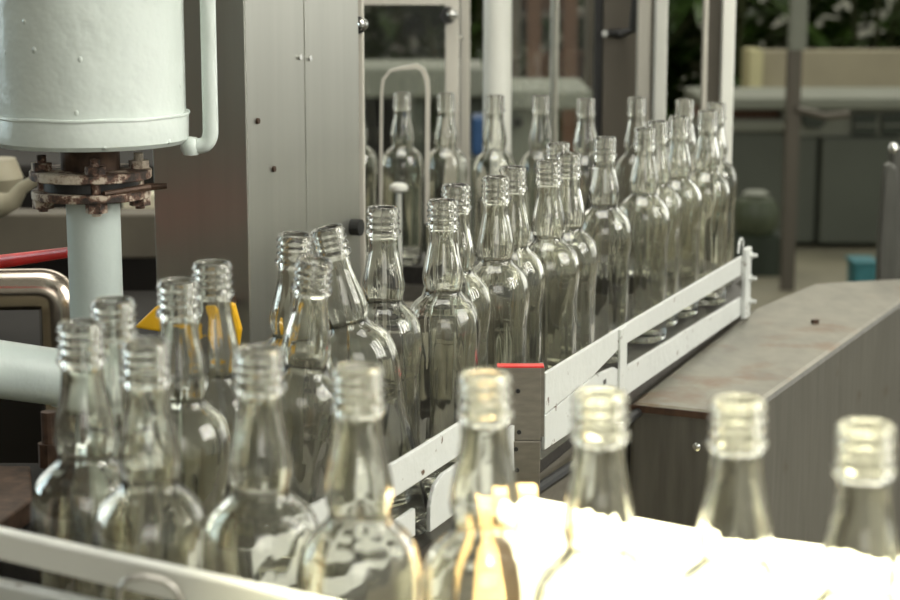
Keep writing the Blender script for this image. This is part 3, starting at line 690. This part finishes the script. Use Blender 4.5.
# teal bin
p = Q(855, 262, 7.6); q = Q(878, 262, 7.6)
tb = empty('teal_bin', ((p.x+q.x)/2, 7.65, -.9), 'teal plastic bin on the floor beyond the steel cover box', 'bin')
part('tub', box(nb(), (p.x, 7.6, -.9), (q.x, 7.75, p.z)), 'teal', tb, bevel=.01); part('rim', box(nb(), (p.x-.006, 7.592, p.z-.012), (q.x+.006, 7.758, p.z+.002)), 'teal', tb, bevel=.004)
# right edge steel frame
Yr = 3.3
rf = empty('steel_upright', (Q(889, 200, Yr).x, Yr, -.9), 'rounded-top grey steel frame upright at the right picture edge', 'frame')
part('front_profile', plate3(nb(), [Q(877, 330, Yr), Q(880, 240, Yr), Q(885, 176, Yr), Q(887, 166, Yr), Q(892, 163, Yr), Q(897, 168, Yr), Q(899, 180, Yr), Q(899, 330, Yr)], (0, .03, 0)), 'grey_steel', rf, bevel=.003)
part('rear_profile', box(nb(), (Q(897, 150, Yr).x, Yr+.032, -.9), (Q(925, 150, Yr).x, Yr+.07, Q(897, 150, Yr).z)), 'grey_steel', rf, bevel=.004)
b = nb(); c = Q(897, 150, Yr); lathe(b, [(0, .01), (.006, .008), (.009, 0), (.006, -.008), (0, -.01)], 16, c+Vector((0, .03, 0))); part('cap_nut', b, 'chrome', rf, smooth=True)
b = nb(); a = Q(877, 330, Yr); box(b, (a.x, Yr, -.9), (Q(899, 330, Yr).x, Yr+.03, a.z+.002)); part('leg', b, 'grey_steel', rf)

# background machinery behind left centre
mb = empty('grey_workbench', (-.2, 6.4, -.9), 'blurred pale grey workbench behind the guard door', 'workbench')
z1 = Q(420, 68, 6.4).z; z0 = Q(420, 98, 6.4).z
part('top', box(nb(), (Q(340, 80, 6.4).x, 6.4, z0), (Q(484, 80, 6.4).x, 6.9, z1)), 'ledge', mb, bevel=.01)
for px in (350, 415, 474):
    x = Q(px, 80, 6.45).x; part('leg', box(nb(), (x-.03, 6.45, -.9), (x+.03, 6.51, z0)), 'dark_panel', mb)
part('shelf_box', box(nb(), (Q(345, 80, 6.6).x, 6.6, -.9), (Q(430, 80, 6.6).x, 6.85, z0-.01)), 'dark_steel', mb)
g2 = empty('pale_cabinet', (.35, 6.2, -.9), 'blurred pale grey-green cabinet between the white pole and thin pole', 'cabinet')
za = Q(530, 108, 6.2).z
part('body', box(nb(), (Q(505, 100, 6.2).x, 6.2, -.9), (Q(553, 100, 6.2).x, 6.7, za)), 'ledge', g2, bevel=.01)
part('top', box(nb(), (Q(500, 100, 6.15).x, 6.13, za), (Q(592, 100, 6.15).x, 6.75, Q(530, 90, 6.15).z)), 'ledge', g2, bevel=.01)
c = Q(518, 122, 6.19); part('knob', tube(nb(), [c, c-Vector((0, .03, 0))], .015, 12), 'black', g2)
x0 = Q(472, 120, 6.0).x; x1 = Q(483, 120, 6.0).x
o = link('blue_canister', box(nb(), (x0, 6.0, Q(475, 156, 6).z), (x1+.03, 6.15, Q(475, 117, 6).z)), 'blue', loc=(x0, 6.0, Q(475, 156, 6).z), bevel=.01); tag(o, 'blurred blue canister left of the thick white pole', 'canister')
o = link('canister_shelf', box(nb(), (x0-.06, 5.95, -.9), (x1+.06, 6.2, Q(475, 156.5, 6).z)), 'dark_panel', loc=(x0, 6.05, -.9)); tag(o, 'dark stand under the blurred blue canister', 'stand')
# wooden crates rack behind the screen
rk = empty('storage_rack', (.5, 8.2, -.9), 'blurred rack with brown uprights behind the clear screen', 'rack')
for px in (513, 534, 570, 592):
    x = Q(px, 50, 8.2).x; part('upright', box(nb(), (x-.03, 8.2, -.9), (x+.03, 8.3, .8)), 'brown_strip' if px in (534, 570) else 'brown_door', rk)
for zz in (-.45, -.12, .22):
    part('shelf', box(nb(), (Q(508, 50, 8.2).x, 8.22, zz), (Q(598, 50, 8.2).x, 8.7, zz+.03)), 'brown_door', rk)
mcr = [(520, -.42), (553, -.09), (581, -.09), (553, .25), (520, .25)]
names = ['low on the rack, near its left end', 'on the middle shelf, in the centre', 'on the middle shelf, at its right end', 'on the top shelf, in the centre', 'on the top shelf, at its left end']
for (px, zz), l in zip(mcr, names):
    x = Q(px, 50, 8.3).x
    o = link('brown_crate', box(nb(), (x-.055, 8.3, zz), (x+.055, 8.5, zz+.16)), 'brown_strip', loc=(x, 8.4, zz), bevel=.006); tag(o, 'blurred brown crate '+l, 'crate', 'crates on the rack')
# foliage
def plant(x, y, h, n, label, big=.42, seed=1):
    rnd = random.Random(seed)
    root = empty('leafy_plant', (x, y, -.95), label, 'plant', 'plants outside behind the low wall')
    b = nb(); b2 = nb()
    for s in range(5):
        tx, ty = x+rnd.uniform(-.5, .5), y+rnd.uniform(-.3, .3)
        tube(b2, [(x+rnd.uniform(-.1, .1), y, -.95), ((x+tx)/2, ty, h*.4-.5), (tx, ty, h-.6)], .02, 6)
    for i in range(n):
        c = Vector((x+rnd.gauss(0, .5), y+rnd.gauss(0, .25), -.8+rnd.random()*h*1.1)); az = rnd.uniform(0, 2*PI); ln = big*rnd.uniform(.6, 1.2); w = ln*rnd.uniform(.10, .2)
        dirv = Vector((math.cos(az), math.sin(az)*.7, rnd.uniform(-.5, .6))).normalized(); sd = dirv.cross(Vector((0, 0, 1))).normalized()
        prev = None
        for k in range(6):
            t = k/5; ww = w*math.sin(PI*min(.98, max(.04, t)))*.9; q = c+dirv*ln*t-Vector((0, 0, .25*ln*t*t))
            cur = (b.verts.new(q-sd*ww), b.verts.new(q+Vector((0, 0, -.12*ww))), b.verts.new(q+sd*ww))
            if prev:
                b.faces.new((prev[0], prev[1], cur[1], cur[0])); b.faces.new((prev[1], prev[2], cur[2], cur[1]))
            prev = cur
    part('foliage', b, 'leaf', root); part('stems', b2, 'stem', root)
pls = ['dark plant seen at the far left through the gap by the vessel', 'dark plant seen through the guard door pane', 'dark plant seen through the clear screen', 'dark plant in the gap beside the white door posts', 'dark plant between the corner post and the hall post', 'dark glossy plant right of the pale hall post', 'dark glossy plant above the right end of the low wall']
for i, l in enumerate(pls):
    plant(-1.9+i*.95, 12.4+.35*(i % 2), 2.3, 210, l, seed=i+3)
b = nb(); rnd = random.Random(5)
for i in range(5200):
    c = Vector((rnd.uniform(-3, 5.5), 15+rnd.gauss(0, .35), rnd.uniform(-.95, 1.6))); az = rnd.uniform(0, 6.28); ln = rnd.uniform(.25, .5)
    if c.x > 2.2 and c.z > -.1 and rnd.random() < .75: continue  # thinned so the pale wall behind reads as bright leaf highlights
    dv = Vector((math.cos(az), math.sin(az)*.6, rnd.uniform(-.8, .5))).normalized(); sd = dv.cross(Vector((0, .3, 1))).normalized()*ln*.28
    v = [b.verts.new(p) for p in (c, c+dv*ln*.5+sd, c+dv*ln-Vector((0, 0, .1)), c+dv*ln*.5-sd)]; b.faces.new(v)
o = link('hedge', b, 'leaf'); tag(o, 'dense dark green hedge outside behind the leafy plants', 'hedge', kind='stuff')
shbox = link('shade_box', box(nb(), (-.30, 2.32, -.9), (.16, 2.80, -.16)), 'dark_steel', loc=(0, 2.5, -.9), bevel=.005); tag(shbox, 'added dark box for the shade between the two conveyors', 'machine')  # dark box added so the space behind the bottle bodies looks shaded

# ------------------------------------------------------------------ light
w = bpy.data.worlds.new('world'); S.world = w; w.use_nodes = True
bg = w.node_tree.nodes['Background']; nt = w.node_tree
tc = nt.nodes.new('ShaderNodeTexCoord'); sx = nt.nodes.new('ShaderNodeSeparateXYZ'); nt.links.new(tc.outputs['Generated'], sx.inputs[0])
dt = nt.nodes.new('ShaderNodeVectorMath'); dt.operation = 'DOT_PRODUCT'; dt.inputs[1].default_value = (.80, -.50, .33); nt.links.new(tc.outputs['Generated'], dt.inputs[0])
mr = nt.nodes.new('ShaderNodeMapRange'); mr.inputs[1].default_value = -1; mr.inputs[2].default_value = 1; nt.links.new(dt.outputs['Value'], mr.inputs[0])
r = ramp(nt, mr.outputs[0], [(.0, (.10, .085, .06)), (.42, (.16, .13, .095)), (.62, (.42, .42, .35)), (1.0, (.85, .86, .76))])
nt.links.new(r, bg.inputs['Color']); bg.inputs['Strength'].default_value = .62
def area(name, loc, target, sx, sy, e, col=(1, .98, .93)):
    l = bpy.data.lights.new(name, 'AREA'); l.shape = 'RECTANGLE'; l.size = sx; l.size_y = sy; l.energy = e; l.color = col
    o = bpy.data.objects.new(name, l); C.objects.link(o); o.location = loc
    o.rotation_euler = (Vector(target)-Vector(loc)).to_track_quat('-Z', 'Y').to_euler(); return o
area('skylight', (-.15, 2.3, 3.3), (-.15, 2.3, 0), 2.0, 1.7, 72, (1, .98, .89))
for i in range(4):
    area('window_light', (3.0, -.15+.62*i, 1.9), (0, -.15+.62*i+.3, .6), .20, 2.2, 34, (1, .98, .89))
area('front_window_light', (.6, -3.4, 1.6), (-.2, 1.8, .2), 2.6, 1.6, 46, (1, .97, .88))
area('left_window_light', (-3.0, 2.7, .9), (-.1, 1.6, .2), .6, 1.4, 16, (.75, .95, 1))
area('rear_fill', (1.2, 8.2, 3.6), (1.2, 8.6, 0), 4.5, 2.0, 75, (1, 1, .88))  # added fill over the far hall, brightens cabinet and low wall
area('left_edge_fill', (-3.6, 5.2, 1.0), (0, 3.0, .4), 2.6, 1.8, 30, (.95, 1, .95))  # unseen panel added at left to brighten the glass edges
area('right_edge_fill', (3.6, 5.2, 1.0), (0, 3.0, .4), 2.6, 1.8, 22, (1, 1, .93))  # matching added panel, lights the bottle edges from the right
l = bpy.data.lights.new('sunbeam', 'SPOT'); l.energy = 14000; l.spot_size = math.radians(7.0); l.spot_blend = .5; l.shadow_soft_size = .10; l.color = (1, .95, .64)
o = bpy.data.objects.new('sunbeam', l); C.objects.link(o); o.location = (.75, -1.5, 4.6)
tgt = Vector((.235, .98, .20)); o.rotation_euler = (tgt-o.location).to_track_quat('-Z', 'Y').to_euler()
l = bpy.data.lights.new('outdoor_sun', 'AREA'); l.shape = 'RECTANGLE'; l.size = 14; l.size_y = 5; l.energy = 480; l.color = (1, .97, .85)
o = bpy.data.objects.new('outdoor_sun', l); C.objects.link(o); o.location = (0, 13.5, 5.5); o.rotation_euler = (math.radians(-20), 0, 0)

# ------------------------------------------------------------------ render settings
S.view_settings.view_transform = 'Standard'; S.view_settings.look = 'None'; S.view_settings.gamma = 1
S.view_settings.use_curve_mapping = False; S.view_settings.exposure = 0
cy = S.cycles
cy.use_denoising = True; cy.max_bounces = 32; cy.transmission_bounces = 28; cy.glossy_bounces = 8; cy.diffuse_bounces = 3; cy.transparent_max_bounces = 16
cy.sample_clamp_indirect = 12; cy.sample_clamp_direct = 0; cy.caustics_reflective = False; cy.caustics_refractive = False
